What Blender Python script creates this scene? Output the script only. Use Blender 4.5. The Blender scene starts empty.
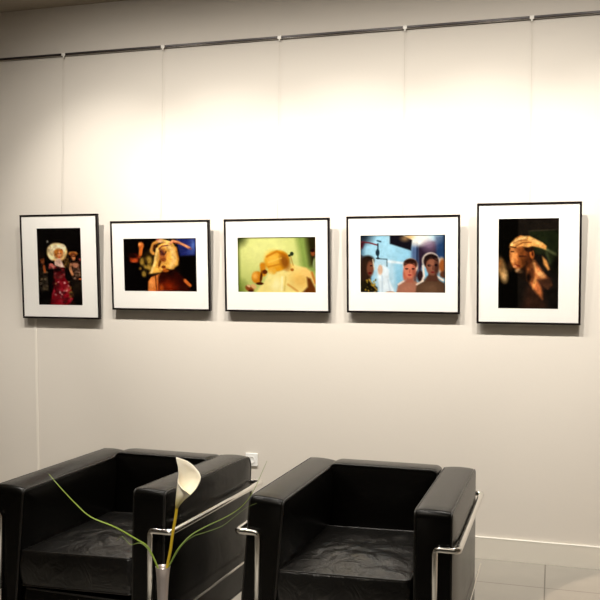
import bpy, bmesh, math, random
import numpy as np
from mathutils import Vector, Matrix, noise
C = bpy.context.scene.collection
random.seed(4)
PI = math.pi

# ------------------------------------------------------------------ camera
CAM_X, CAM_H = 1.3133, 1.33
YAW, PITCH, ROLL, FPX = 0.2863, -0.0056, 0.0094, 860.3
cd = bpy.data.cameras.new('camera'); cam = bpy.data.objects.new('camera', cd); C.objects.link(cam)
cd.sensor_width = 36; cd.lens = FPX / 600 * 36; cd.clip_start = .05
fwd = Vector((-math.sin(YAW) * math.cos(PITCH), math.cos(YAW) * math.cos(PITCH), math.sin(PITCH)))
r0 = Vector((math.cos(YAW), math.sin(YAW), 0)); u0 = r0.cross(fwd)
R_ = r0 * math.cos(ROLL) + u0 * math.sin(ROLL); U_ = u0 * math.cos(ROLL) - r0 * math.sin(ROLL)
m = Matrix((R_, U_, -fwd)).transposed().to_4x4(); m.translation = Vector((CAM_X, 0, CAM_H))
cam.matrix_world = m
bpy.context.scene.camera = cam

# ------------------------------------------------------------------ world, exposure, large lights
WALL_Y, CEIL = 4.4604, 3.013
vs = bpy.context.scene.view_settings
vs.view_transform = 'Standard'; vs.look = 'None'; vs.gamma = 1; vs.use_curve_mapping = False
vs.exposure = 0.1
wd = bpy.data.worlds.new('world'); bpy.context.scene.world = wd; wd.use_nodes = True
wd.node_tree.nodes['Background'].inputs[0].default_value = (1, .90, .76, 1)
wd.node_tree.nodes['Background'].inputs[1].default_value = 0.035

def spot(name, loc, target, power, size, blend, radius=.03, col=(1, .94, .85)):
    l = bpy.data.lights.new(name, 'SPOT'); l.energy = power; l.spot_size = math.radians(size); l.spot_blend = blend
    l.shadow_soft_size = radius; l.color = col
    o = bpy.data.objects.new(name, l); C.objects.link(o); o.location = loc
    o.rotation_euler = (Vector(target) - Vector(loc)).to_track_quat('-Z', 'Y').to_euler()
    return o
# ceiling spots of the gallery, one row parallel to the picture wall
for sx_, pw in ((-1.16, 1.0), (-.44, 1.0), (.27, 1.0), (.97, 1.0), (1.66, 1.0)):
    spot('wall_wash_spot', (sx_, WALL_Y - 1.30, CEIL - .06), (sx_, WALL_Y, 1.52), 80 * pw, 62, 1.0)
    # the wide spill of the same lamp
    spot('ceiling_spot_spill', (sx_, WALL_Y - 1.30, CEIL - .05), (sx_ + .1, WALL_Y, .30), 64 * pw, 142, 1.0)
# unseen fill spots added past both row ends to brighten the wall foot
spot('wall_wash_spot', (-2.0, WALL_Y - 1.7, CEIL - .06), (-2.05, WALL_Y, .10), 110, 40, 1.0)
spot('wall_wash_spot', (2.1, WALL_Y - 1.7, CEIL - .06), (1.9, WALL_Y, .20), 70, 44, 1.0)
# downlights over the seating
for dx_, dy_ in ((-.60, 2.05), (.42, 1.95)):
    spot('overhead_spot', (dx_, dy_, CEIL - .05), (dx_ + .1, dy_ + .1, 0), 30, 75, .6, .035)
spot('overhead_spot', (1.0, .55, CEIL - .05), (.5, 1.8, .85), 300, 26, .8, .035)  # added lamp that brightens the front of the calla flower
# added spot; its sharp cone edge makes the lighter wedge on the floor
spot('floor_wedge_spot', (2.65, 3.4, CEIL - .06), (2.65, 3.4, 0), 190, 54, .06, .01, (1, .78, .6))
# unseen soft area light added under the ceiling as room fill
al = bpy.data.lights.new('ambient_fill', 'AREA'); al.shape = 'RECTANGLE'; al.size = 2.0; al.size_y = .5; al.energy = 9
al.color = (1, .88, .72)
ao = bpy.data.objects.new('ambient_fill', al); C.objects.link(ao); ao.location = (.4, 1.0, CEIL - .03)

# ------------------------------------------------------------------ materials
def lin(c):
    return tuple(((v / 255 / 12.92) if v / 255 <= .04045 else ((v / 255 + .055) / 1.055) ** 2.4) for v in c)
def mat(name, col, rough=.5, metal=0, spec=.5, bump=None, coat=0, var=None):
    M = bpy.data.materials.new(name); M.use_nodes = True; nt = M.node_tree; b = nt.nodes['Principled BSDF']
    b.inputs['Base Color'].default_value = (*col, 1); b.inputs['Roughness'].default_value = rough
    b.inputs['Metallic'].default_value = metal; b.inputs['Specular IOR Level'].default_value = spec
    b.inputs['Coat Weight'].default_value = coat
    tc = nt.nodes.new('ShaderNodeTexCoord')
    if var:
        sc, amt = var
        n = nt.nodes.new('ShaderNodeTexNoise'); n.inputs['Scale'].default_value = sc; n.inputs['Detail'].default_value = 5
        nt.links.new(tc.outputs['Object'], n.inputs['Vector'])
        mx = nt.nodes.new('ShaderNodeMix'); mx.data_type = 'RGBA'
        mx.inputs['A'].default_value = (*[c * (1 - amt) for c in col], 1); mx.inputs['B'].default_value = (*[min(1, c * (1 + amt)) for c in col], 1)
        nt.links.new(n.outputs['Fac'], mx.inputs['Factor']); nt.links.new(mx.outputs['Result'], b.inputs['Base Color'])
    if bump:
        sc, st, dist = bump
        n = nt.nodes.new('ShaderNodeTexNoise'); n.inputs['Scale'].default_value = sc; n.inputs['Detail'].default_value = 6
        nt.links.new(tc.outputs['Object'], n.inputs['Vector'])
        bp = nt.nodes.new('ShaderNodeBump'); bp.inputs['Strength'].default_value = st; bp.inputs['Distance'].default_value = dist
        nt.links.new(n.outputs['Fac'], bp.inputs['Height']); nt.links.new(bp.outputs['Normal'], b.inputs['Normal'])
    return M
M_wall = mat('wall_paint', (.70, .655, .592), .75, spec=.25, bump=(60, .08, .004), var=(1.2, .02))
M_ceil = mat('ceiling_paint', (.36, .31, .25), .85, spec=.2)
M_pale_strip = mat('pale_strip', (.80, .755, .68), .7)
M_leather = mat('black_leather', (.004, .0036, .003), .27, spec=.20, bump=(190, .18, .001))
M_leather_seat = mat('black_seat_leather', (.006, .0055, .005), .30, spec=.6, bump=(150, .2, .001))
nt = M_leather_seat.node_tree; b = nt.nodes['Principled BSDF']; fine = b.inputs['Normal'].links[0].from_node
tc = nt.nodes.new('ShaderNodeTexCoord'); n = nt.nodes.new('ShaderNodeTexNoise'); n.inputs['Scale'].default_value = 13; n.inputs['Detail'].default_value = 3; n.inputs['Distortion'].default_value = 2.2
bp = nt.nodes.new('ShaderNodeBump'); bp.inputs['Strength'].default_value = .45; bp.inputs['Distance'].default_value = .012
nt.links.new(tc.outputs['Object'], n.inputs['Vector']); nt.links.new(n.outputs['Fac'], bp.inputs['Height']); nt.links.new(bp.outputs['Normal'], fine.inputs['Normal'])
# faint creases across the arms
nt = M_leather.node_tree; b = nt.nodes['Principled BSDF']; fine = b.inputs['Normal'].links[0].from_node
tc = nt.nodes.new('ShaderNodeTexCoord'); mp_ = nt.nodes.new('ShaderNodeMapping'); mp_.inputs['Scale'].default_value = (4, 20, 14)
n = nt.nodes.new('ShaderNodeTexNoise'); n.inputs['Scale'].default_value = 1.3; n.inputs['Detail'].default_value = 4; n.inputs['Distortion'].default_value = .8
bp = nt.nodes.new('ShaderNodeBump'); bp.inputs['Strength'].default_value = .13; bp.inputs['Distance'].default_value = .005
nt.links.new(tc.outputs['Object'], mp_.inputs['Vector']); nt.links.new(mp_.outputs['Vector'], n.inputs['Vector']); nt.links.new(n.outputs['Fac'], bp.inputs['Height']); nt.links.new(bp.outputs['Normal'], fine.inputs['Normal'])
M_piping = mat('leather_piping', (.014, .012, .010), .38)
M_chrome = mat('chrome', (.78, .76, .72), .12, metal=1)
M_dark = mat('dark_base', (.012, .012, .012), .6)
M_frame = mat('dark_frame', (.008, .005, .005), .3, spec=.2)
M_mat = mat('white_mat_board', (.86, .84, .80), .85, spec=.2)
M_wire = mat('hanging_line', (.50, .45, .38), .5)
M_rail = mat('dark_rail', (.035, .027, .028), .35, metal=.3)
M_raillip = mat('rail_metal', (.34, .32, .30), .12, metal=1)
M_clip = mat('clip_plastic', (.85, .82, .76), .3)
M_base = mat('brushed_aluminium', (.80, .76, .68), .42, metal=.2, bump=(40, .05, .001))
M_baseTop = mat('aluminium_edge', (.9, .87, .8), .4)
M_vase = mat('satin_metal_vase', (.60, .54, .52), .33, metal=.9)
M_stem = mat('flower_stem', (.45, .30, .012), .5)
M_spathe = mat('calla_white', (.86, .80, .66), .5)
M_spathe_base = mat('calla_green_base', (.50, .40, .08), .5)
M_spadix = mat('calla_spadix', (.75, .5, .08), .6)
M_leaf = mat('grass_green', (.21, .30, .035), .45)
M_leaf2 = mat('grass_dark_green', (.12, .17, .03), .5)
M_socket = mat('socket_white', (.9, .9, .88), .35)
M_table = mat('table_white', (.5, .48, .45), .4)

def floor_mat():
    M = bpy.data.materials.new('floor_tiles'); M.use_nodes = True; nt = M.node_tree; b = nt.nodes['Principled BSDF']
    tc = nt.nodes.new('ShaderNodeTexCoord'); mp = nt.nodes.new('ShaderNodeMapping')
    mp.inputs['Location'].default_value = (-1.289, -(WALL_Y - .37), 0)
    nt.links.new(tc.outputs['Object'], mp.inputs['Vector'])
    br = nt.nodes.new('ShaderNodeTexBrick'); br.offset = 0; br.squash = 1
    br.inputs['Scale'].default_value = 1; br.inputs['Brick Width'].default_value = .6; br.inputs['Row Height'].default_value = .6
    br.inputs['Mortar Size'].default_value = .003; br.inputs['Mortar Smooth'].default_value = .1; br.inputs['Bias'].default_value = 0
    br.inputs['Color1'].default_value = (.355, .33, .29, 1); br.inputs['Color2'].default_value = (.375, .35, .305, 1)
    br.inputs['Mortar'].default_value = (.16, .14, .12, 1)
    nt.links.new(mp.outputs['Vector'], br.inputs['Vector'])
    n = nt.nodes.new('ShaderNodeTexNoise'); n.inputs['Scale'].default_value = 5; n.inputs['Detail'].default_value = 8
    nt.links.new(tc.outputs['Object'], n.inputs['Vector'])
    mx = nt.nodes.new('ShaderNodeMix'); mx.data_type = 'RGBA'; mx.blend_type = 'MULTIPLY'; mx.inputs['Factor'].default_value = .25
    nt.links.new(br.outputs['Color'], mx.inputs['A']); nt.links.new(n.outputs['Color'], mx.inputs['B'])
    hs = nt.nodes.new('ShaderNodeHueSaturation'); hs.inputs['Saturation'].default_value = 0
    nt.links.new(n.outputs['Color'], hs.inputs['Color']); nt.links.new(hs.outputs['Color'], mx.inputs['B'])
    nt.links.new(mx.outputs['Result'], b.inputs['Base Color']); b.inputs['Roughness'].default_value = .38
    return M
M_floor = floor_mat()
def glass_mat():
    M = bpy.data.materials.new('frame_glass'); M.use_nodes = True; nt = M.node_tree; nt.nodes.clear()
    o = nt.nodes.new('ShaderNodeOutputMaterial'); t = nt.nodes.new('ShaderNodeBsdfTransparent'); g = nt.nodes.new('ShaderNodeBsdfGlossy')
    g.inputs['Roughness'].default_value = .02; lw = nt.nodes.new('ShaderNodeLayerWeight')
    pw_ = nt.nodes.new('ShaderNodeMath'); pw_.operation = 'POWER'; pw_.inputs[1].default_value = 5
    f = nt.nodes.new('ShaderNodeMath'); f.operation = 'MULTIPLY_ADD'; f.inputs[1].default_value = .96; f.inputs[2].default_value = .012
    nt.links.new(lw.outputs['Facing'], pw_.inputs[0]); nt.links.new(pw_.outputs[0], f.inputs[0])
    mx = nt.nodes.new('ShaderNodeMixShader')
    nt.links.new(f.outputs[0], mx.inputs[0]); nt.links.new(t.outputs[0], mx.inputs[1]); nt.links.new(g.outputs[0], mx.inputs[2])
    nt.links.new(mx.outputs[0], o.inputs[0]); return M
M_glass = glass_mat()
def print_mat():
    M = bpy.data.materials.new('photo_paper'); M.use_nodes = True; nt = M.node_tree; b = nt.nodes['Principled BSDF']
    a = nt.nodes.new('ShaderNodeAttribute'); a.attribute_name = 'ink'
    nt.links.new(a.outputs['Color'], b.inputs['Base Color']); b.inputs['Roughness'].default_value = .55
    b.inputs['Specular IOR Level'].default_value = 0
    return M
M_print = print_mat()

# ------------------------------------------------------------------ helpers
def tag(o, label=None, cat=None, group=None, kind=None):
    if label: o['label'] = label
    if cat: o['category'] = cat
    if group: o['group'] = group
    if kind: o['kind'] = kind
    return o
def empty(name, loc, rz=0, rx=0):
    o = bpy.data.objects.new(name, None); C.objects.link(o); o.location = loc; o.rotation_euler = (rx, 0, rz)
    o.empty_display_size = .1; return o
def obj(name, bm, material, parent=None, smooth=False, loc=None):
    me = bpy.data.meshes.new(name); bmesh.ops.recalc_face_normals(bm, faces=bm.faces); bm.to_mesh(me); bm.free()
    ms = material if isinstance(material, (list, tuple)) else [material]
    for x in ms: me.materials.append(x)
    if smooth:
        for p in me.polygons: p.use_smooth = True
    o = bpy.data.objects.new(name, me); C.objects.link(o)
    if parent: o.parent = parent
    if loc: o.location = loc
    return o
def add_box(bm, c, s, bevel=0, seg=2):
    g = bmesh.ops.create_cube(bm, size=1); vs_ = g['verts']
    for v in vs_: v.co = Vector((c[0] + v.co.x * s[0], c[1] + v.co.y * s[1], c[2] + v.co.z * s[2]))
    if bevel:
        es = list({e for v in vs_ for e in v.link_edges})
        bmesh.ops.bevel(bm, geom=es, offset=bevel, segments=seg, affect='EDGES', profile=.5)
def box(name, c, s, material, parent=None, bevel=0, loc=None):
    bm = bmesh.new(); add_box(bm, c, s, bevel); return obj(name, bm, material, parent, loc=loc)
def smooth_path(pts, n=6):
    P = [Vector(p) for p in pts]; out = []
    for i in range(len(P) - 1):
        a, b, c, d = P[max(i - 1, 0)], P[i], P[i + 1], P[min(i + 2, len(P) - 1)]
        for k in range(n):
            t = k / n
            out.append(.5 * ((2 * b) + (c - a) * t + (2 * a - 5 * b + 4 * c - d) * t * t + (3 * b - a - 3 * c + d) * t ** 3))
    out.append(P[-1]); return out
def round_path(pts, r, n=6, closed=False):
    P = [Vector(p) for p in pts]; out = []; N = len(P)
    for i in range(N):
        if not closed and i in (0, N - 1): out.append(P[i]); continue
        a, b, c = P[i - 1], P[i], P[(i + 1) % N]
        d1 = (a - b).normalized(); d2 = (c - b).normalized(); rr = min(r, (a - b).length * .45, (c - b).length * .45)
        s, e = b + d1 * rr, b + d2 * rr
        for k in range(n + 1):
            t = k / n; out.append(s * (1 - t) ** 2 + b * 2 * t * (1 - t) + e * t * t)
    return out
def add_tube(bm, pts, r, seg=12, closed=False, flat=1.0, caps=True):
    P = [Vector(p) for p in pts]; n = len(P); rs = r if isinstance(r, (list, tuple)) else [r] * n
    rings = []; up = None
    for i in range(n):
        a = P[i - 1] if (closed or i > 0) else P[i]; b = P[(i + 1) % n] if (closed or i < n - 1) else P[i]
        t = (b - a).normalized()
        if up is None:
            up = Vector((0, 0, 1)) if abs(t.z) < .9 else Vector((1, 0, 0))
        up = (up - t * up.dot(t)).normalized(); s = t.cross(up)
        rings.append([bm.verts.new(P[i] + (s * math.cos(2 * PI * k / seg) + up * flat * math.sin(2 * PI * k / seg)) * rs[i]) for k in range(seg)])
    m_ = n if closed else n - 1
    for i in range(m_):
        A, B = rings[i], rings[(i + 1) % n]
        for k in range(seg): bm.faces.new((A[k], A[(k + 1) % seg], B[(k + 1) % seg], B[k]))
    if caps and not closed:
        bm.faces.new(rings[0]); bm.faces.new(rings[-1])
def tube(name, pts, r, material, parent=None, seg=12, closed=False, flat=1.0):
    bm = bmesh.new(); add_tube(bm, pts, r, seg, closed, flat); return obj(name, bm, material, parent, smooth=True)
def lathe(name, prof, material, parent=None, seg=40, loc=None):
    bm = bmesh.new(); rings = []
    for r, z in prof: rings.append([bm.verts.new((r * math.cos(2 * PI * k / seg), r * math.sin(2 * PI * k / seg), z)) for k in range(seg)])
    for A, B in zip(rings, rings[1:]):
        for k in range(seg): bm.faces.new((A[k], A[(k + 1) % seg], B[(k + 1) % seg], B[k]))
    if prof[0][0] > 1e-4: bm.faces.new(rings[0])
    if prof[-1][0] > 1e-4: bm.faces.new(rings[-1])
    return obj(name, bm, material, parent, smooth=True, loc=loc)

# ------------------------------------------------------------------ the room
def struct(name, c, s, material, bevel=0):
    o = box(name, c, s, material, bevel=bevel); o['kind'] = 'structure'; return o
XL, XR, YB = -3.6, 4.6, -3.2
struct('floor', ((XL + XR) / 2, (YB + WALL_Y) / 2, -.05), (XR - XL + .4, WALL_Y - YB + .4, .1), M_floor)
bpy.data.objects['floor'].location = (0, 0, 0)
struct('wall_back', ((XL + XR) / 2, WALL_Y + .06, CEIL / 2), (XR - XL + .4, .12, CEIL + .1), M_wall)
struct('wall_left', (XL - .06, (YB + WALL_Y) / 2, CEIL / 2), (.12, WALL_Y - YB, CEIL), M_wall)
struct('wall_right', (XR + .06, (YB + WALL_Y) / 2, CEIL / 2), (.12, WALL_Y - YB, CEIL), M_wall)
struct('ceiling', ((XL + XR) / 2, (YB + WALL_Y) / 2, CEIL + .06), (XR - XL + .4, WALL_Y - YB + .4, .12), M_ceil)
struct('baseboard_back', ((XL + XR) / 2, WALL_Y - .006, .053), (XR - XL, .012, .106), M_base, .001)
struct('trim_1', ((XL + XR) / 2, WALL_Y - .0065, .1085), (XR - XL, .013, .005), M_baseTop, .001)
struct('trim_2', (0, 0, 0), (.014, .003, 1.10), M_pale_strip, .001)  # narrow upright strip, a little paler than the wall
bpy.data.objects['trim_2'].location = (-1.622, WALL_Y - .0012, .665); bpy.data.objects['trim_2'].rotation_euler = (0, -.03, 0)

# ------------------------------------------------------------------ picture rail, hanging lines
RZ = 2.727
pr = empty('picture_rail', (0, WALL_Y, RZ)); tag(pr, 'thin dark picture rail running along the whole wall above the photographs', 'picture rail')
rw, rc = XR - XL - .6, (XL + XR) / 2
box('rail_channel', (rc, -.007, .002), (rw, .014, .011), M_rail, pr, .001)
box('rail_lip', (rc, -.0085, -.007), (rw, .017, .004), M_raillip, pr, .0012)

FR = [(-1.441, 1.4845, .508, .606, 'P'), (-.805, 1.4905, .604, .504, 'L'), (-.1185, 1.4905, .594, .504, 'L'), (.5645, 1.4945, .588, .504, 'L'), (1.1925, 1.4985, .5, .603, 'P')]
WX = [-1.4519, -.8154, -.1241, .5599, 1.1963]
which = ['the leftmost picture, a woman in a crimson dress', 'the picture of long blonde hair against black',
         'the middle picture, a bent head on yellow green', 'the picture of women before pale blue', 'the rightmost picture, a hand on a bowed head']
TILT = math.radians(4.2)
for i, x in enumerate(WX):
    cx, cz, w, h, k_ = FR[i]
    t = empty('hanging_wire', (x, WALL_Y - .021, RZ))
    tag(t, 'thin hanging line holding ' + which[i], 'hanging wire', 'hanging lines of the pictures')
    ztop = cz + h / 2 - RZ
    tube('wire', [(0, 0, -.008), (0, 0, ztop * .5), (0, -.004, ztop - .015)], .0006, M_wire, t, 8)
    bm = bmesh.new(); add_box(bm, (0, .003, -.002), (.022, .010, .018), .002); add_box(bm, (0, .003, -.015), (.009, .008, .012), .002)
    obj('clip', bm, M_clip, t)

# ------------------------------------------------------------------ the printed photographs
class Paint:
    def __init__(s, crop, bg, nx, ny):
        x0, y0, x1, y1 = crop; s.nx, s.ny = nx, ny
        u = (np.arange(nx) + .0) / (nx - 1); v = (np.arange(ny) + .0) / (ny - 1)
        s.X, s.Y = np.meshgrid(x0 + u * (x1 - x0), y0 + v * (y1 - y0)); s.a = np.zeros((ny, nx, 3)) + np.array(bg, float)
    def mix(s, mk, col, al=1.0):
        mk = np.clip(mk * al, 0, 1)[..., None]; s.a = s.a * (1 - mk) + np.array(col, float) * mk
    def ell(s, cx, cy, rx, ry, col, rot=0, soft=.25, al=1.0):
        c, d = math.cos(math.radians(rot)), math.sin(math.radians(rot)); X, Y = s.X - cx, s.Y - cy
        q = np.sqrt(((X * c + Y * d) / rx) ** 2 + ((-X * d + Y * c) / ry) ** 2)
        s.mix(np.clip((1 + soft - q) / (2 * soft), 0, 1), col, al)
    def dist(s, a, b):
        ax, ay = a; bx, by = b; L = (bx - ax) ** 2 + (by - ay) ** 2 + 1e-9
        t = np.clip(((s.X - ax) * (bx - ax) + (s.Y - ay) * (by - ay)) / L, 0, 1)
        return np.hypot(s.X - ax - t * (bx - ax), s.Y - ay - t * (by - ay))
    def grain(s, seed, amt=.16):
        g = np.random.RandomState(seed); n = np.zeros(s.X.shape)
        for step, w in ((1, .4), (3, .8), (7, 1.0)):
            c = g.randn(s.ny // step + 2, s.nx // step + 2); yi = np.arange(s.ny) / step; xi = np.arange(s.nx) / step
            y0, x0 = yi.astype(int), xi.astype(int); fy, fx = (yi - y0)[:, None], (xi - x0)[None]
            n += w * ((c[y0][:, x0] * (1 - fx) + c[y0][:, x0 + 1] * fx) * (1 - fy) + (c[y0 + 1][:, x0] * (1 - fx) + c[y0 + 1][:, x0 + 1] * fx) * fy)
        s.a = np.clip(s.a * (1 + amt * n[..., None]), 0, 255); return s
    def poly(s, P, col, soft=6, al=1.0):
        ins = np.zeros(s.X.shape, bool); dm = np.full(s.X.shape, 1e9)
        for i in range(len(P)):
            (x1, y1), (x2, y2) = P[i - 1], P[i]; dm = np.minimum(dm, s.dist(P[i - 1], P[i]))
            cnd = ((y1 > s.Y) != (y2 > s.Y)); xi = (x2 - x1) * (s.Y - y1) / ((y2 - y1) if y2 != y1 else 1e-9) + x1
            ins ^= cnd & (s.X < xi)
        sd = np.where(ins, dm, -dm); s.mix(np.clip(.5 + sd / (2 * soft), 0, 1), col, al)
    def line(s, P, w, col, soft=3, al=1.0):
        dm = np.full(s.X.shape, 1e9)
        for a, b in zip(P, P[1:]): dm = np.minimum(dm, s.dist(a, b))
        s.mix(np.clip(.5 + (w - dm) / (2 * soft), 0, 1), col, al)
    def speck(s, box_, n, cols, r, seed, al=.8):
        rd = random.Random(seed)
        for _ in range(n):
            s.ell(rd.uniform(box_[0], box_[2]), rd.uniform(box_[1], box_[3]), r * rd.uniform(.5, 1.3), r * rd.uniform(.5, 1.6), rd.choice(cols), rd.uniform(0, 180), .5, al)
def art1():
    p = Paint((47, 28, 365, 562), (13, 9, 8), 90, 140)
    p.ell(70, 225, 26, 28, (46, 32, 22)); p.ell(84, 252, 15, 24, (128, 74, 44)); p.ell(72, 225, 24, 16, (30, 20, 14))
    p.poly([(50, 290), (95, 280), (112, 330), (105, 380), (118, 460), (60, 475), (50, 400)], (44, 36, 28)); p.speck((55, 330, 115, 470), 34, [(120, 108, 84), (84, 74, 66), (150, 128, 96), (30, 24, 20)], 8, 3)
    p.line([(92, 290), (98, 330)], 8, (172, 96, 52))
    p.ell(245, 260, 30, 26, (74, 52, 30)); p.speck((235, 240, 275, 300), 12, [(130, 100, 50), (50, 34, 20)], 7, 9)
    p.ell(190, 196, 73, 63, (232, 190, 120), 0, .1); p.ell(186, 190, 62, 54, (250, 234, 196), 0, .25); p.ell(150, 215, 22, 34, (250, 226, 180)); p.ell(225, 165, 30, 24, (252, 236, 200))
    p.ell(200, 205, 32, 34, (196, 120, 52)); p.ell(207, 211, 15, 23, (240, 170, 116), 0, .25)
    p.ell(184, 192, 14, 14, (214, 140, 60)); p.ell(222, 190, 10, 16, (200, 124, 56))
    p.ell(197, 205, 5, 3.5, (60, 30, 22)); p.ell(216, 205, 5, 3.5, (60, 30, 22)); p.ell(206, 231, 7, 4, (190, 40, 40))
    p.poly([(190, 240), (212, 240), (240, 300), (215, 302), (170, 285), (168, 262)], (242, 206, 188), 5)
    p.ell(146, 287, 18, 16, (222, 130, 118)); p.ell(166, 300, 14, 13, (226, 148, 134)); p.ell(136, 300, 10, 10, (170, 84, 80))
    p.poly([(168, 296), (238, 302), (243, 345), (240, 385), (172, 392), (160, 350)], (116, 26, 34), 5)
    p.ell(192, 316, 26, 12, (26, 14, 14)); p.speck((166, 305, 238, 385), 14, [(160, 60, 60), (50, 12, 16), (190, 120, 110)], 8, 5)
    p.poly([(172, 384), (244, 376), (270, 410), (296, 480), (292, 545), (262, 560), (132, 560), (140, 505), (160, 440)], (148, 24, 40), 6)
    p.speck((145, 400, 285, 558), 44, [(196, 60, 76), (90, 10, 22), (176, 34, 54), (60, 10, 16)], 13, 7, .7)
    p.speck((160, 390, 275, 530), 14, [(236, 206, 196), (226, 176, 170), (208, 170, 120)], 6.5, 14, .75)
    p.line([(165, 400), (175, 470)], 3, (50, 8, 14))
    p.speck((270, 440, 300, 556), 16, [(150, 120, 60), (30, 14, 14)], 8, 2)
    p.ell(303, 206, 32, 16, (188, 124, 62)); p.ell(304, 222, 22, 22, (120, 64, 34)); p.ell(306, 236, 12, 18, (216, 146, 96)); p.ell(308, 226, 9, 3, (40, 20, 16))
    p.poly([(282, 262), (340, 258), (352, 310), (340, 390), (300, 400), (276, 320)], (64, 42, 32)); p.ell(318, 285, 24, 18, (186, 132, 104)); p.line([(284, 280), (280, 310), (296, 350)], 9, (206, 146, 104))
    p.speck((300, 300, 350, 410), 26, [(120, 96, 78), (40, 28, 22), (158, 128, 110)], 8, 21); p.poly([(296, 390), (345, 385), (352, 500), (300, 500)], (34, 26, 20), 10); p.speck((298, 400, 350, 500), 14, [(70, 58, 44), (20, 14, 12)], 9, 22)
    p.ell(350, 380, 12, 6, (220, 124, 74)); p.ell(352, 246, 10, 8, (214, 110, 100)); p.ell(124, 122, 5, 8, (190, 184, 172), 20); return p
def art2():
    p = Paint((30, 68, 575, 460), (11, 7, 7), 140, 100)
    p.poly([(420, 60), (575, 60), (566, 195), (452, 200), (435, 130)], (42, 50, 112), 10); p.poly([(520, 60), (562, 60), (552, 190), (505, 190)], (70, 86, 150), 12, .8); p.ell(548, 130, 12, 40, (104, 128, 186), 5, .6, .7)  # blue patch: reflection on the glass, painted into the print
    p.ell(215, 235, 40, 60, (92, 70, 28), 0, .6, .9)
    for c in [(222, 230, 22, 26), (200, 275, 20, 18), (182, 330, 17, 22), (168, 240, 16, 26), (228, 285, 18, 22)]: p.ell(*c, (196, 160, 74), 0, .5, .85)
    p.ell(200, 250, 10, 20, (50, 34, 14)); p.ell(155, 290, 10, 12, (120, 90, 40))
    p.ell(110, 215, 38, 34, (112, 38, 18)); p.ell(112, 232, 26, 22, (186, 84, 40), 0, .5); p.ell(95, 195, 34, 16, (44, 16, 10), 20); p.ell(110, 270, 38, 22, (12, 7, 7))
    p.ell(165, 122, 22, 26, (228, 136, 66), 0, .3); p.line([(166, 130), (158, 188)], 13, (214, 122, 56)); p.ell(150, 205, 12, 12, (150, 70, 30)); p.ell(155, 112, 10, 10, (250, 170, 96))
    p.line([(300, 88), (258, 112), (240, 160), (254, 180)], 13, (222, 160, 80), 6); p.ell(268, 135, 14, 20, (70, 34, 16), 20, .5)
    p.poly([(290, 125), (330, 98), (400, 100), (428, 145), (440, 215), (440, 265), (412, 285), (400, 305), (350, 292), (325, 318), (270, 326), (215, 330), (240, 300), (258, 250), (268, 180)], (232, 178, 88), 7)
    p.line([(285, 150), (265, 250), (238, 318)], 9, (250, 214, 138), 6); p.line([(350, 120), (395, 150), (410, 230), (385, 270)], 15, (250, 214, 146), 10, .8); p.line([(425, 140), (440, 230)], 5, (190, 126, 52), 4)
    p.ell(325, 198, 26, 46, (196, 122, 62), 10, .35); p.ell(318, 176, 16, 26, (120, 66, 52), -20, .4); p.ell(330, 225, 20, 16, (160, 90, 44)); p.line([(310, 165), (335, 190), (350, 170)], 4, (60, 26, 30), 3)
    p.line([(300, 150), (320, 128), (365, 122)], 4, (130, 60, 50), 3); p.ell(330, 280, 16, 12, (120, 60, 24)); p.ell(300, 255, 9, 30, (120, 66, 28), 15, .5)
    p.ell(312, 88, 28, 15, (238, 190, 140)); p.ell(290, 78, 10, 8, (200, 110, 110)); p.line([(330, 88), (375, 100)], 9, (240, 196, 120))
    p.line([(385, 108), (400, 90), (440, 100), (490, 125), (522, 142)], 9, (222, 156, 112), 4); p.line([(405, 100), (450, 112)], 4, (180, 100, 66), 3); p.ell(528, 148, 12, 8, (130, 90, 110))
    p.poly([(212, 385), (235, 352), (300, 328), (330, 330), (310, 462), (208, 462)], (226, 140, 70), 6); p.ell(240, 400, 16, 34, (242, 166, 96), 10, .6); p.poly([(290, 345), (330, 300), (420, 300), (480, 360), (505, 415), (510, 462), (285, 462)], (58, 17, 9), 8)
    p.line([(268, 345), (272, 455)], 2.5, (60, 24, 12), 3); p.ell(360, 430, 60, 50, (140, 48, 14), 0, .6, .9); p.ell(380, 320, 30, 20, (40, 12, 8)); p.ell(345, 305, 24, 13, (178, 100, 38)); p.ell(310, 440, 18, 30, (190, 96, 40), 0, .6, .8)
    p.line([(485, 378), (520, 412)], 12, (206, 116, 54), 5); p.ell(500, 440, 20, 14, (60, 22, 12)); return p
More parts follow.
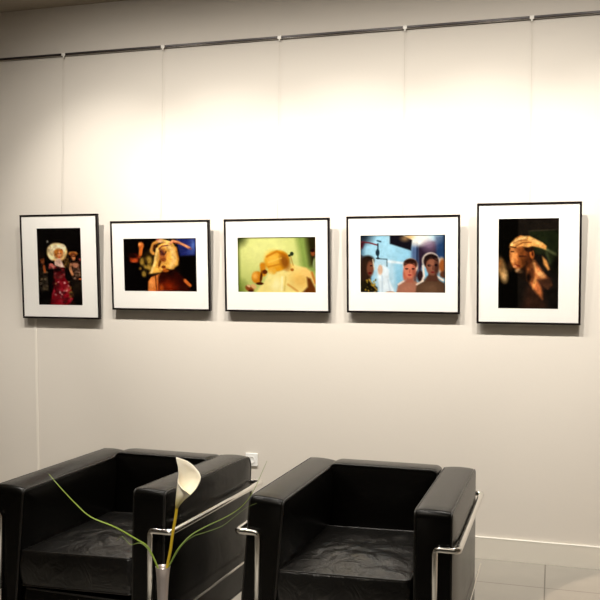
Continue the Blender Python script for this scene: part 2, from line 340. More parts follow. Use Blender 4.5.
def art3():
    p = Paint((22, 55, 570, 437), (196, 204, 126), 140, 100)
    p.ell(230, 150, 240, 150, (228, 230, 158), 0, .6); p.poly([(430, 40), (575, 40), (575, 300), (470, 300), (455, 180)], (142, 164, 86), 22, .9); p.poly([(500, 40), (575, 40), (575, 250), (530, 250), (515, 160)], (50, 44, 20), 22)
    p.poly([(10, 50), (30, 50), (34, 440), (10, 440)], (74, 88, 34), 18, .95); p.poly([(10, 45), (580, 45), (580, 58), (10, 60)], (60, 70, 26), 12, .8); p.ell(30, 60, 46, 46, (46, 54, 20), 0, .8, .85); p.ell(40, 425, 40, 60, (110, 130, 50), 0, .8, .7)
    p.ell(548, 165, 16, 24, (150, 84, 44)); p.ell(560, 240, 14, 40, (150, 160, 110)); p.ell(545, 150, 16, 12, (40, 20, 14)); p.poly([(562, 50), (572, 50), (572, 150), (562, 150)], (90, 20, 30), 4, .8)
    p.poly([(150, 440), (175, 400), (222, 345), (262, 300), (340, 280), (395, 235), (440, 252), (500, 268), (540, 310), (560, 370), (568, 440)], (242, 226, 152), 7)
    p.ell(460, 350, 70, 60, (236, 196, 112), 20, .6, .9); p.ell(500, 300, 40, 26, (244, 206, 130), 30, .5); p.poly([(505, 330), (530, 340), (560, 400), (566, 437), (470, 437), (510, 395)], (116, 66, 26), 8); p.line([(540, 300), (562, 370)], 7, (206, 136, 60), 6)
    p.ell(385, 265, 34, 28, (240, 208, 124)); p.ell(405, 280, 12, 10, (180, 120, 50)); p.line([(335, 330), (330, 420)], 6, (252, 244, 200), 6); p.line([(360, 330), (350, 420)], 3, (212, 180, 100), 6, .8); p.line([(375, 380), (440, 425)], 6, (204, 150, 74), 6, .8); p.ell(290, 380, 36, 44, (246, 238, 182), 0, .6)
    p.ell(300, 220, 88, 72, (224, 164, 44), -12, .1); p.ell(270, 205, 48, 48, (242, 196, 88), 0, .6, .9); p.ell(355, 225, 30, 52, (150, 92, 30), -18, .5, .9); p.line([(230, 190), (300, 155), (370, 190)], 6, (186, 112, 24), 6, .7)
    p.line([(240, 230), (330, 200)], 4, (250, 212, 110), 5, .7); p.line([(240, 260), (330, 240)], 4, (190, 120, 30), 5, .7); p.ell(265, 290, 30, 24, (232, 184, 76)); p.ell(250, 340, 26, 40, (244, 232, 160), 0, .5)
    p.line([(200, 250), (205, 305)], 20, (214, 146, 40), 8); p.ell(215, 295, 18, 15, (110, 56, 22)); p.ell(160, 332, 38, 42, (212, 142, 40), 20, .15); p.ell(145, 322, 18, 24, (240, 184, 90), 0, .6); p.ell(178, 375, 26, 10, (82, 40, 16)); p.ell(188, 330, 8, 36, (96, 50, 20), 8, .5)
    p.ell(106, 410, 32, 20, (150, 84, 44), 25); p.ell(135, 395, 22, 14, (226, 186, 130), 30); p.ell(100, 392, 14, 8, (230, 190, 140), 20); p.ell(115, 425, 18, 10, (90, 40, 24))
    p.ell(403, 172, 13, 14, (52, 64, 44), 0, .2); p.ell(388, 184, 10, 8, (60, 70, 40)); p.line([(395, 190), (412, 250)], 3, (190, 150, 80), 4); return p
def art4():
    p = Paint((42, 50, 567, 402), (150, 202, 228), 140, 96)
    p.ell(160, 150, 160, 120, (176, 220, 240), 0, .6); p.poly([(30, 40), (80, 40), (60, 140), (55, 402), (30, 402)], (60, 84, 104), 22); p.ell(50, 60, 60, 40, (40, 48, 58), 0, .7, .95)
    p.poly([(42, 170), (60, 180), (60, 300), (42, 300)], (70, 40, 40), 8, .7); p.line([(45, 92), (100, 98), (150, 112)], 4, (130, 50, 56), 3); p.poly([(42, 95), (70, 95), (60, 130), (42, 140)], (80, 30, 36), 8)
    p.poly([(130, 200), (250, 200), (270, 402), (130, 402)], (196, 222, 236), 14, .8)
    p.poly([(360, 70), (405, 70), (420, 260), (360, 260)], (84, 100, 140), 10, .8); p.poly([(400, 120), (440, 90), (515, 90), (520, 190), (480, 170), (440, 200), (405, 290)], (58, 44, 62), 8); p.poly([(500, 60), (575, 55), (575, 250), (515, 240)], (48, 76, 116), 10); p.line([(395, 80), (392, 300)], 4, (30, 40, 70), 4, .8)
    p.line([(385, 250), (380, 330)], 12, (110, 70, 60), 8, .8); p.ell(415, 300, 20, 36, (60, 40, 44)); p.line([(430, 240), (436, 300), (425, 330)], 6, (240, 226, 214), 4)
    p.ell(385, 66, 110, 40, (240, 244, 244), 0, .8, .95); p.ell(400, 75, 60, 34, (255, 250, 240), 0, .6); p.ell(350, 66, 26, 14, (246, 206, 150), 0, .6, .9); p.ell(470, 120, 34, 30, (180, 150, 180), 0, .8, .6)
    p.poly([(228, 50), (300, 52), (364, 84), (357, 146), (300, 128), (228, 105)], (32, 29, 38), 5); p.ell(320, 74, 24, 16, (200, 160, 110), 0, .8, .7)
    p.line([(154, 105), (154, 195)], 4, (40, 60, 74), 3); p.ell(152, 158, 12, 20, (44, 62, 74)); p.ell(153, 192, 12, 5, (46, 50, 56)); p.line([(150, 86), (172, 92)], 4, (60, 84, 100), 3); p.line([(158, 195), (210, 198), (210, 240)], 2.5, (70, 90, 100), 3)
    p.line([(220, 212), (312, 222)], 7, (232, 242, 248), 5, .9)
    p.poly([(150, 245), (190, 232), (222, 262), (222, 320), (252, 385), (250, 402), (165, 402), (156, 330)], (226, 238, 246), 7); p.ell(168, 262, 15, 30, (224, 192, 168)); p.line([(180, 300), (180, 395)], 3, (190, 210, 226), 4); p.line([(215, 320), (230, 395)], 3, (196, 214, 228), 4)
    p.ell(90, 205, 40, 30, (50, 36, 28)); p.poly([(48, 215), (85, 190), (110, 300), (100, 402), (42, 402), (42, 280)], (62, 44, 32), 8); p.ell(106, 254, 22, 46, (132, 84, 62)); p.line([(122, 200), (132, 260)], 3, (230, 210, 180), 3); p.ell(104, 282, 12, 8, (110, 40, 36)); p.ell(112, 238, 9, 4, (40, 24, 20))
    p.poly([(42, 330), (95, 325), (150, 370), (150, 402), (42, 402)], (44, 38, 22), 6); p.speck((60, 320, 145, 400), 16, [(190, 160, 60), (110, 96, 44), (28, 24, 16)], 6, 11); p.line([(98, 320), (125, 360), (148, 385)], 4, (206, 170, 80), 4, .8)
    p.ell(354, 240, 46, 48, (236, 212, 196), 0, .1); p.ell(354, 228, 42, 34, (74, 46, 36), 0, .15); p.ell(322, 290, 14, 42, (196, 116, 90), 0, .4)
    p.poly([(266, 402), (278, 356), (310, 334), (340, 322), (380, 330), (412, 345), (420, 402)], (176, 126, 104), 6); p.line([(280, 350), (312, 330)], 5, (246, 222, 206), 4); p.poly([(332, 296), (370, 296), (374, 340), (326, 340)], (176, 112, 92), 4); p.ell(350, 262, 35, 52, (214, 138, 112), 0, .12); p.ell(350, 372, 52, 26, (190, 134, 112), 0, .7, .7); p.ell(352, 213, 33, 13, (60, 36, 28)); p.line([(322, 232), (350, 218), (380, 234)], 3, (80, 48, 36), 3); p.ell(375, 270, 12, 36, (170, 98, 78), 0, .5, .8)
    p.ell(331, 256, 10, 5, (60, 34, 34)); p.ell(370, 256, 9, 5, (60, 34, 34)); p.ell(349, 293, 11, 5, (168, 56, 60)); p.line([(350, 262), (349, 277)], 3, (176, 100, 80), 3)
    p.ell(540, 235, 26, 46, (228, 204, 176)); p.ell(548, 238, 22, 40, (172, 104, 54)); p.ell(556, 290, 26, 22, (110, 70, 50)); p.line([(512, 300), (550, 324)], 5, (240, 226, 214), 3)
    p.ell(476, 208, 52, 50, (240, 228, 216), 0, .1); p.ell(478, 212, 46, 46, (52, 36, 34), 0, .12)
    p.poly([(384, 402), (392, 352), (430, 330), (455, 300), (510, 300), (530, 325), (567, 345), (567, 402)], (104, 78, 60), 6); p.line([(392, 350), (430, 328)], 5, (246, 230, 214), 4); p.poly([(464, 280), (510, 280), (520, 330), (450, 330)], (98, 66, 52), 4); p.ell(486, 240, 38, 56, (146, 98, 78), 0, .12); p.ell(512, 250, 14, 44, (88, 58, 48), 0, .5)
    p.ell(469, 236, 12, 8, (40, 26, 28)); p.ell(508, 234, 9, 8, (40, 26, 28)); p.ell(488, 276, 12, 5, (130, 52, 52)); p.line([(489, 238), (490, 258)], 4, (104, 66, 54), 3); p.ell(480, 186, 36, 12, (42, 28, 26)); p.line([(452, 206), (482, 190), (516, 208)], 3, (56, 36, 32), 3); p.ell(478, 228, 14, 30, (168, 114, 90), 0, .6, .6); p.ell(470, 370, 60, 26, (126, 98, 76), 0, .6, .7); p.ell(230, 398, 26, 6, (190, 140, 90))
    p.poly([(552, 40), (570, 40), (570, 402), (560, 402)], (30, 40, 50), 8, .7); return p
def art5():
    p = Paint((48, 50, 392, 556), (12, 10, 6), 96, 140)
    p.poly([(162, 40), (400, 40), (400, 560), (162, 560)], (36, 31, 26), 3); p.poly([(220, 124), (400, 118), (400, 240), (250, 250)], (36, 42, 26), 6); p.line([(222, 122), (392, 116)], 2.5, (66, 62, 48), 3); p.line([(222, 122), (225, 160)], 2, (60, 56, 44), 3)  # lighter right side of the background: room reflection painted into the print
    p.ell(70, 335, 28, 62, (190, 150, 98), -15, .5, .9); p.ell(88, 375, 16, 30, (216, 180, 128), 0, .6, .8); p.ell(120, 315, 16, 24, (90, 62, 38), 0, .7, .7); p.ell(60, 300, 16, 24, (150, 104, 60), 0, .6, .8)
    p.poly([(210, 430), (300, 440), (330, 556), (190, 556)], (70, 46, 34), 20, .8)
    p.poly([(210, 300), (258, 285), (300, 345), (335, 385), (352, 420), (330, 440), (302, 430), (300, 500), (270, 470), (240, 430), (212, 390)], (196, 122, 74), 9); p.ell(290, 362, 26, 14, (242, 186, 124), 35, .5); p.line([(245, 290), (265, 345)], 7, (240, 180, 116), 6); p.ell(238, 360, 16, 44, (86, 50, 30), 5, .5, .8); p.ell(258, 405, 9, 34, (236, 170, 104), 15, .5)
    p.poly([(270, 392), (350, 380), (350, 440), (300, 450)], (60, 42, 34), 8, .8); p.ell(222, 380, 12, 26, (34, 22, 16), 0, .5)
    p.ell(160, 262, 46, 76, (190, 118, 64), -6, .1); p.ell(205, 270, 36, 72, (120, 70, 36), -4, .4); p.poly([(215, 205), (250, 215), (250, 290), (222, 320), (200, 300)], (84, 48, 28), 10, .8)
    p.ell(138, 250, 16, 36, (236, 168, 102), -8, .6, .9); p.line([(124, 236), (138, 236)], 3, (60, 34, 20), 3); p.line([(172, 262), (205, 262)], 4, (70, 40, 24), 4); p.ell(132, 284, 8, 16, (240, 176, 110), -10, .5); p.line([(150, 312), (172, 316)], 4, (130, 50, 34), 4); p.ell(168, 344, 20, 12, (240, 190, 140), 10, .5); p.ell(145, 318, 10, 8, (230, 160, 110))
    p.poly([(210, 330), (215, 300), (160, 345), (150, 360), (205, 400)], (30, 20, 14), 8, .7)
    p.ell(240, 250, 13, 26, (196, 116, 58), -8, .25); p.ell(243, 248, 6, 14, (110, 56, 30), -8); p.ell(225, 222, 26, 16, (46, 28, 18))
    p.poly([(282, 190), (320, 205), (392, 246), (392, 372), (362, 340), (320, 262), (258, 240), (262, 215)], (46, 50, 32), 8); p.line([(300, 215), (350, 240), (390, 262)], 6, (126, 132, 92), 7, .8); p.line([(320, 240), (340, 300)], 5, (86, 92, 60), 7, .7)
    p.poly([(298, 262), (322, 285), (342, 335), (330, 340), (305, 305)], (222, 162, 96), 6); p.ell(378, 300, 24, 60, (22, 20, 14), 20, .5)
    p.poly([(112, 212), (118, 192), (148, 160), (178, 148), (225, 150), (262, 168), (300, 188), (322, 206), (318, 226), (280, 214), (240, 206), (216, 212), (180, 206), (150, 214), (120, 214)], (226, 168, 98), 5)
    p.line([(128, 196), (165, 168), (205, 158)], 6, (250, 214, 150), 5, .9); p.line([(150, 206), (190, 186), (235, 186)], 3, (150, 92, 48), 3); p.line([(135, 190), (170, 174), (210, 172)], 2.5, (168, 106, 58), 3, .9); p.line([(230, 165), (290, 195)], 8, (250, 204, 136), 7, .8); p.line([(160, 158), (175, 150)], 3, (180, 120, 70), 3)
    p.line([(116, 208), (150, 214)], 3, (70, 40, 24), 3); return p
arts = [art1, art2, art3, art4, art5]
flabel = ['framed portrait photograph of a woman in a huge cream hat and crimson dress', 'framed landscape photograph of long blonde hair against black with a blue patch',
          'framed landscape photograph of a bent golden-haired head on pale yellow green', 'framed landscape photograph of women in front of pale blue under a bright flare',
          'framed portrait photograph of a hand resting on a bowed head in the dark']
for i, (cx, cz, w, h, k_) in enumerate(FR):
    # hangs from its line, lower edge against the wall, upper edge leaning out
    t = empty('framed_photograph', (cx, WALL_Y - .018, cz - h / 2), 0, TILT)
    tag(t, flabel[i], 'framed photograph', 'framed photographs on the wall')
    fw_, fd = .0105, .024
    bm = bmesh.new()
    add_box(bm, (0, -fd / 2, fw_ / 2), (w, fd, fw_), .0012, 1); add_box(bm, (0, -fd / 2, h - fw_ / 2), (w, fd, fw_), .0012, 1)
    for s in (-1, 1): add_box(bm, (s * (w / 2 - fw_ / 2), -fd / 2, h / 2), (fw_, fd, h - 2 * fw_ + .0005), .0012, 1)
    obj('frame_moulding', bm, M_frame, t)
    pw, ph = (.288, .446) if k_ == 'P' else ((.444, .440, .440, .434)[i - 1], .296)
    pz = h / 2 + (.0 if k_ == 'P' else .004)
    box('backing_board', (0, -.006, h / 2), (w - 2 * fw_, .006, h - 2 * fw_), M_dark, t)
    # mat with a window
    bm = bmesh.new(); iw, ih = w / 2 - fw_ + .001, h / 2 - fw_ + .001
    y_ = -.020
    for (xa, xb, za, zb) in ((-iw, iw, pz + ph / 2, h / 2 + ih), (-iw, iw, h / 2 - ih, pz - ph / 2), (-iw, -pw / 2, pz - ph / 2, pz + ph / 2), (pw / 2, iw, pz - ph / 2, pz + ph / 2)):
        add_box(bm, ((xa + xb) / 2, y_ + .001, (za + zb) / 2), (xb - xa, .002, zb - za))
    obj('mat_board', bm, M_mat, t)
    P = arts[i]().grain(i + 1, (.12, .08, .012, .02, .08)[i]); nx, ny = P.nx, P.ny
    bm = bmesh.new(); W2, H2 = pw + .006, ph + .006
    V = [[bm.verts.new((-W2 / 2 + W2 * a / (nx - 1), -.0165, pz + H2 / 2 - H2 * b / (ny - 1))) for a in range(nx)] for b in range(ny)]
    for b in range(ny - 1):
        for a in range(nx - 1): bm.faces.new((V[b][a], V[b + 1][a], V[b + 1][a + 1], V[b][a + 1]))
    # thin card edge so that the print has a thickness
    me = bpy.data.meshes.new('photo_print'); bm.to_mesh(me); bm.free()
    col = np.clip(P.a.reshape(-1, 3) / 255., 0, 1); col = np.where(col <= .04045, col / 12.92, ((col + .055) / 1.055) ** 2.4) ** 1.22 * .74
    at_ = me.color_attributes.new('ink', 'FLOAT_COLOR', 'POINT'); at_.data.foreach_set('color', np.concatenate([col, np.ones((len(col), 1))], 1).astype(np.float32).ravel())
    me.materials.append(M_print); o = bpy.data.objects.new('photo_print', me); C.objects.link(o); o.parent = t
    box('glass_pane', (0, -.0235, h / 2), (w - 2 * fw_ + .001, .002, h - 2 * fw_ + .001), M_glass, t)

# ------------------------------------------------------------------ wall socket
t = empty('wall_socket', (-.266, WALL_Y, .425)); tag(t, 'small white socket plate on the wall just behind the left armchair', 'wall socket')
box('cover_plate', (0, -.005, 0), (.07, .010, .07), M_socket, t, .003)
lathe('socket_insert', [(.0, .012), (.016, .012), (.018, .014), (.020, .014), (.020, .010)], M_socket, t, 24).rotation_euler = (PI / 2, 0, 0)

# ------------------------------------------------------------------ armchairs
def rrect(hu, hv, radii, n=9):
    """rounded rectangle in (u,v); radii for corners (-u,-v),(+u,-v),(+u,+v),(-u,+v), with extra points along the sides"""
    cs = [(-1, -1, PI), (1, -1, 1.5 * PI), (1, 1, 0), (-1, 1, .5 * PI)]; corners = []
    for (a, b, st), r in zip(cs, radii):
        c = (a * (hu - r), b * (hv - r)); corners.append([(c[0] + r * math.cos(st + .5 * PI * k / n), c[1] + r * math.sin(st + .5 * PI * k / n)) for k in range(n + 1)])
    out = []
    for i in range(4):
        out += corners[i]; a = corners[i][-1]; b = corners[(i + 1) % 4][0]
        m_ = 14
        for k in range(1, m_): out.append((a[0] + (b[0] - a[0]) * k / m_, a[1] + (b[1] - a[1]) * k / m_))
    return out
def cushion(name, axes, hu, hv, hw, radii, material, parent, loc, puff=.008, bulge=.006, wr=0, seed=0, flip_puff=(1, 1), pipe=.0036, rings=16, pex=3.2):
    """slab cushion: profile (u,v) extruded along w; caps puffed; piping along the two cap edges.  axes maps (u,v,w)->(x,y,z)"""
    P = rrect(hu, hv, radii); n = len(P)
    def mp(u, v, w):
        q = {}; q[axes[0]] = u; q[axes[1]] = v; q[axes[2]] = w
        return Vector((q['x'], q['y'], q['z']))
    bm = bmesh.new(); er = .010
    nr = []
    for i in range(n):
        a, b = P[i - 1], P[(i + 1) % n]; t = Vector((b[0] - a[0], b[1] - a[1])).normalized(); nr.append((t.y, -t.x))
    L = []
    ws = []
    for k in range(4): a = .5 * PI * k / 4; ws.append((-hw + er * (1 - math.sin(a)) , -er * (1 - math.cos(a))))
    ws = [(-hw + er * (1 - math.cos(a)), -er * (1 - math.sin(a))) for a in (0, .4, .8, 1.2, 1.57)]
    mid = [(-hw + er + (2 * hw - 2 * er) * k / 10, 0) for k in range(1, 10)]
    strip = ws + mid + [(-a, b) for a, b in reversed(ws)]
    rg = []
    for wv, off in strip:
        bl = bulge * max(0, 1 - (wv / hw) ** 2)
        ring = []
        for i in range(n):
            o_ = off + bl; u, v = P[i][0] + nr[i][0] * o_, P[i][1] + nr[i][1] * o_
            p = mp(u, v, wv)
            if wr: p += mp(nr[i][0], nr[i][1], 0) * noise.noise(p * 9 + Vector((seed, 0, 0))) * .004
            ring.append(bm.verts.new(p))
        rg.append(ring)
    for A, B in zip(rg, rg[1:]):
        for k in range(n): bm.faces.new((A[k], A[(k + 1) % n], B[(k + 1) % n], B[k]))
    for side, ring, fp in ((-1, rg[0], flip_puff[0]), (1, rg[-1], flip_puff[1])):
        prev = ring
        for j in range(1, rings):
            t = 1 - j / rings; cur = []
            for i in range(n):
                u, v = (P[i][0] - nr[i][0] * er) * t, (P[i][1] - nr[i][1] * er) * t
                hgt = puff * fp * (1 - max(abs(t), 0) ** pex)
                q = Vector((u * 1.0, v * 1.0, seed * 3.1 + side))
                if wr and side == 1:
                    e_ = 1 - t ** 6
                    ang = math.atan2(v + .02, u); rad = math.hypot(u, v)
                    fold = (math.sin(ang * 11 + 7 * noise.noise(q * 6) + seed) * .4 + noise.noise(q * 18) * .7 + .35 * noise.noise(q * 40)) * min(1, rad * 7)
                    hgt += wr * e_ * (fold * .6 + 1.1 * noise.noise(Vector((u * 6, v * 14, seed))))
                elif wr == 0:
                    hgt += .0015 * noise.noise(q * 8) * (1 - t ** 4)
                cur.append(bm.verts.new(mp(u, v, side * (hw + hgt))))
            for k in range(n): bm.faces.new((prev[k], prev[(k + 1) % n], cur[(k + 1) % n], cur[k]))
            prev = cur
        c = bm.verts.new(mp(0, 0, side * (hw + puff * fp)))
        for k in range(n): bm.faces.new((prev[k], prev[(k + 1) % n], c))
    o = obj(name, bm, material, parent, smooth=True, loc=loc)
    bm = bmesh.new()
    for side in (-1, 1):
        add_tube(bm, [mp(P[i][0] - nr[i][0] * er * .25, P[i][1] - nr[i][1] * er * .25, side * (hw - er * .25)) for i in range(n)], pipe, 6, closed=True)
    obj('piping', bm, M_piping, o, smooth=True)
    return o
W, D, HT, AW, RH, INS = .69, .75, .671, .128, .5576, .0574
h_, d_ = W / 2, D / 2
def make_chair():
    t = empty('armchair', (0, 0, 0))
    zb = .13
    hh = (HT - zb) / 2
    # profile in (y,z): corners front-bottom, back-bottom, back-top, front-top; the left arm leans and is squeezed slimmer
    cushion('armrest', 'yzx', d_ + .002, hh - .004, .059, (.03, .05, .045, .022), M_leather, t, (-(h_ - .058) + .004, .004, zb + hh), puff=.016, bulge=.005, pex=6).rotation_euler = (0, .075, 0)
    cushion('armrest', 'yzx', d_ + .002, hh - .004, AW / 2 - .005, (.03, .05, .045, .022), M_leather, t, (h_ - AW / 2 - .002, .004, zb + hh), puff=.010, bulge=.005, pex=6)
    # back cushion: profile (x,z) extruded along y
    iw = h_ - AW - .003; hb = (.672 - .31) / 2
    o = cushion('back_cushion', 'xzy', iw, hb, .065, (.02, .02, .028, .028), M_leather, t, (0, d_ - .085, .31 + hb), puff=.012, bulge=.005)
    o.rotation_euler = (math.radians(-2), 0, 0)
    # seat cushion: profile (x,y) extruded along z
    cushion('seat_cushion', 'xyz', iw + .008, .288, .062, (.02, .02, .02, .02), M_leather_seat, t, (-.012, -d_ + .288 + .012, .378), puff=.012, bulge=.008, wr=.007, seed=2.3, rings=30, flip_puff=(.1, 1.7))
    cushion('base_cushion', 'xyz', iw, .272, .058, (.02,) * 4, M_leather, t, (0, -d_ + .272 + .012, .245), puff=.0, bulge=.008)
    # chrome frame
    r = .0105; yf = -d_ - .014; yb = d_ + .045; xo = h_ + .013; xi = h_ - INS
    top = [(-xi, yf, RH), (-xo, yf, RH), (-xo, yb, RH), (xo, yb, RH), (xo, yf, RH), (xi, yf, RH)]
    # front legs rise in front of the arms, jog outward and run back as the top rail
    path = [(-xi, yf, .30)] + top + [(xi, yf, .30)]
    tube('top_rail', round_path(path, .015, 6), r, M_chrome, t, 16)
    for s in (-1, 1):
        tube('leg', [(s * xi, yf, .302), (s * xi, yf, .008)], r, M_chrome, t, 16)
        tube('leg', round_path([(s * (h_ - .035), yb, RH - .004), (s * (h_ - .035), yb, .008)], .01), r, M_chrome, t, 16)
        # thin lower side bar carrying the arm
        bm = bmesh.new(); add_box(bm, (s * xo, (yf + yb) / 2, .279), (.005, yb - yf, .008), .001)
        add_box(bm, (s * (xo + xi) / 2, yf + .006, .279), (xo - xi, .006, .008), .001); obj('side_bar', bm, M_chrome, t)
    for y in (yf + .006, yb): box('cross_bar', (0, y, .165), (2 * xi if y < 0 else 2 * (h_ - .035), .010, .014), M_chrome, t, .002)
    bm = bmesh.new(); add_box(bm, (0, -.03, .179), (2 * iw, .56, .012), .002); obj('seat_platform', bm, M_dark, t)
    for s in (-1, 1):
        for y in (yf, yb): box('foot_glide', (s * (xi if y < 0 else h_ - .035), y, .004), (.026, .026, .008), M_dark, t, .003)
    return t
def copy_tree(o, parent=None):
    c = o.copy(); C.objects.link(c)
    if parent: c.parent = parent
    for ch in list(o.children): copy_tree(ch, c)
    return c
chair = make_chair()
for c in chair.children:
    if c.name.startswith('seat_cushion'): c.rotation_euler.y = -.02
bpy.context.view_layer.update()
chair.name = 'armchair'; chair.location = (.690, 3.0258, 0); chair.rotation_euler.z = -.0077
tag(chair, 'right-hand black leather armchair in a chrome tube frame, showing both arms', 'armchair', 'pair of black leather armchairs')
chair2 = copy_tree(chair); chair2.location = (-.217, 2.9544, 0); chair2.rotation_euler.z = -.0427
# the left chair's cushions have settled a little: left arm lower at its front, right arm higher, seat level
for c in chair2.children:
    k = c.name.split('.')[0]
    if k == 'armrest' and c.location.x < 0: c.location += Vector((-.004, 0, -.010)); c.rotation_euler.x = .016
    if k == 'armrest' and c.location.x > 0: c.location += Vector((-.008, .01, .008)); c.rotation_euler.x = -.012
    if k == 'seat_cushion': c.rotation_euler.y = -.04
    if k in ('top_rail', 'leg', 'side_bar', 'cross_bar'): c.scale.x = 1.022
tag(chair2, 'left-hand black leather armchair in a chrome tube frame, behind the calla flower', 'armchair', 'pair of black leather armchairs')

# ------------------------------------------------------------------ low table, vase, flower
VX, VY = .4695, 1.7844
t = empty('low_table', (VX + .05, VY - .12, 0)); tag(t, 'low round white table under the slim silvery vase', 'table')
lathe('tabletop', [(0, .428), (.30, .428), (.308, .434), (.308, .446), (.302, .45), (0, .45)], M_table, t, 64)
lathe('pedestal', [(.022, .03), (.02, .05), (.02, .40), (.05, .427)], M_chrome, t, 32)
lathe('foot', [(0, 0), (.19, 0), (.19, .008), (.03, .03), (0, .03)], M_chrome, t, 48)
vase = lathe('vase', [(0, .0), (.030, .0), (.031, .004), (.020, .012), (.0105, .04), (.0090, .09), (.0098, .14), (.0118, .19), (.0142, .235), (.0165, .259), (.0170, .2605), (.0155, .2595), (.0130, .235), (.0104, .19), (.0, .15)], M_vase, None, 40, (VX, VY, .4505))
tag(vase, 'slim silvery tapered vase holding the white calla flower, in front of the left armchair', 'vase')

cal = empty('calla_lily', (VX + .002, VY, .62)); tag(cal, 'single white calla lily flower on a mustard yellow stem', 'flower')
def rel(p, o=cal): return Vector(p) - o.location
tube('stem', [rel(p) for p in smooth_path([(.4705, 1.7846, .622), (.4770, 1.7866, .6985), (.4856, 1.7891, .7486), (.4907, 1.7906, .7896), (.4959, 1.7921, .8215), (.4995, 1.7933, .853)])], .0034, M_stem, cal, 10)
def spathe():
    bm = bmesh.new(); nt_, ns = 48, 30
    px = .00231; B = Vector((.4995, 1.7933, .846)); ex = Vector((math.cos(YAW), math.sin(YAW), 0)); ey = Vector((-math.sin(YAW), math.cos(YAW), 0))
    Zs = [0, 3, 8, 13, 19, 26, 33, 40, 44.5, 49]
    Ls = [-1.4, -1.6, -1.2, -.8, -.2, .6, 1.2, .6, -.6, -1.6]
    Rs = [1.4, 3.0, 7.5, 13.5, 18.8, 22.3, 22.8, 20.5, 17.5, 5.0]
    Ds = [1.4, 3.4, 6.5, 9.5, 11.5, 12.0, 11.0, 8.5, 6.0, 1.0]
    def H(th):   # rim height in px
        if th <= PI: return 49 - 20 * (.5 - .5 * math.cos(th)) ** 2.1
        f = (th - PI) / PI
        if f < .16: return 29 - 15.5 * math.sin(f / .16 * PI / 2)
        return 13.5 + 15 * ((f - .16) / .84) ** 1.1
    rows = []
    for j in range(nt_ + 1):
        th = 2 * PI * j / nt_ ; col = []
        hh = H(min(th, 2 * PI - 1e-6)) if j else 49
        for k in range(ns + 1):
            z = hh * (k / ns); l = np.interp(z, Zs, Ls); r = np.interp(z, Zs, Rs); d = np.interp(z, Zs, Ds)
            a = (1 - math.cos(th)) / 2; x = l + (r - l) * a
            y = d * math.sin(th) * .8
            # rim rolls outward a little
            e_ = max(0, (k / ns - .85) / .15)
            y += (2.0 if th < PI else -2.6) * e_ ** 2 * abs(math.sin(th))
            if th > PI: y -= .25 + .8 * (th - PI) / PI
            col.append(bm.verts.new(B + ex * (x * px) + ey * (y * px) + Vector((0, 0, z * px)) - cal.location))
        rows.append(col)
    for A, Bq in zip(rows, rows[1:]):
        for k in range(ns): bm.faces.new((A[k], Bq[k], Bq[k + 1], A[k + 1]))
    bmesh.ops.remove_doubles(bm, verts=bm.verts, dist=.00002)
    return bm
sp = obj('spathe', spathe(), [M_spathe], cal, smooth=True)
md = sp.modifiers.new('thickness', 'SOLIDIFY'); md.thickness = .0011; md.offset = 0
# green-yellow tint towards the foot of the flower: the petal's own colour, by height on the object
nt = M_spathe.node_tree; b = nt.nodes['Principled BSDF']; tc = nt.nodes.new('ShaderNodeTexCoord'); sx3 = nt.nodes.new('ShaderNodeSeparateXYZ')
rp = nt.nodes.new('ShaderNodeValToRGB'); mr = nt.nodes.new('ShaderNodeMapRange')
mr.inputs['From Min'].default_value = .226; mr.inputs['From Max'].default_value = .275
nt.links.new(tc.outputs['Object'], sx3.inputs[0]); nt.links.new(sx3.outputs['Z'], mr.inputs['Value']); nt.links.new(mr.outputs['Result'], rp.inputs['Fac'])
rp.color_ramp.elements[0].color = (.36, .27, .03, 1); rp.color_ramp.elements[1].color = (.86, .80, .66, 1)
e = rp.color_ramp.elements.new(.30); e.color = (.66, .58, .26, 1); e = rp.color_ramp.elements.new(.6); e.color = (.82, .75, .54, 1)
nt.links.new(rp.outputs['Color'], b.inputs['Base Color'])
b.inputs['Subsurface Weight'].default_value = .15; b.inputs['Subsurface Radius'].default_value = (.01, .008, .005)
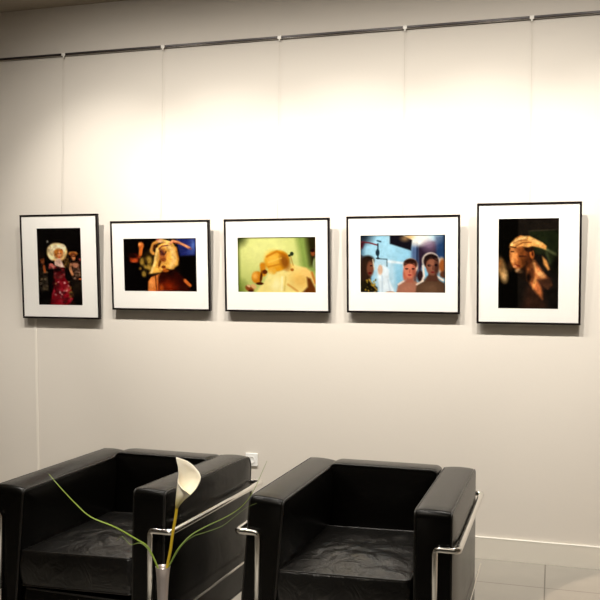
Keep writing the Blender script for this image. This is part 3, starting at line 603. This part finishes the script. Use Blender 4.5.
tube('spadix', [rel(p) for p in [(.500, 1.794, .856), (.505, 1.7955, .875), (.508, 1.7962, .884)]], [.0022, .0026, .0016], M_spadix, cal, 10)

def blade(pts, r, material, label):
    P = smooth_path(pts, 6); n = len(P); base = P[0].copy()
    o_ = empty('grass_blade', base); 
    rs = [.85 * r * (1 - .78 * (k / (n - 1)) ** 1.6) for k in range(n)]
    bm = bmesh.new(); add_tube(bm, [p - base for p in P], rs, 8, flat=.45)
    me = obj('grass_blade', bm, material, None, smooth=True, loc=base); bpy.data.objects.remove(o_)
    tag(me, label, 'grass blade', 'grass blades in the vase'); return me
blade([(.466, 1.783, .66), (.4610, 1.7825, .6984), (.4543, 1.7798, .7188), (.4432, 1.7766, .7437), (.4367, 1.7642, .7624), (.4238, 1.75, .7764), (.3838, 1.7174, .8106), (.3375, 1.6934, .835), (.3034, 1.6833, .8657), (.2713, 1.6739, .9008), (.2421, 1.6757, .9272)], .0034, M_leaf,
      'long green grass blade arching out of the vase to the far left, the longest')
blade([(.468, 1.780, .66), (.4590, 1.7812, .7029), (.441, 1.7864, .7315), (.4254, 1.7922, .7468), (.4099, 1.7876, .7581), (.3854, 1.7909, .7515), (.3743, 1.7876, .7618), (.3653, 1.7849, .771), (.3539, 1.792, .7634), (.3473, 1.7901, .7564)], .0026, M_leaf2,
      'short curly green grass tendril on the left of the vase, kinked at its tip')
blade([(.472, 1.786, .66), (.4775, 1.787, .6985), (.489, 1.7901, .7259), (.5019, 1.7939, .7511), (.5197, 1.82, .7753), (.5448, 1.8482, .7908), (.5788, 1.8686, .8072), (.6064, 1.8872, .8236), (.6286, 1.8937, .8449), (.6464, 1.899, .8732), (.6595, 1.9028, .9038), (.6749, 1.9074, .9414)], .0030, M_leaf,
      'green grass blade rising out of the vase to the right, reaching highest')
blade([(.473, 1.784, .66), (.4800, 1.7846, .7008), (.5104, 1.786, .7563), (.5402, 1.7843, .7843), (.5741, 1.7839, .7986), (.6083, 1.7939, .8124), (.6339, 1.8015, .8328), (.6594, 1.809, .8532), (.6829, 1.8159, .8646)], .0024, M_leaf2,
      'lower, thinner green grass blade leaning right out of the vase')
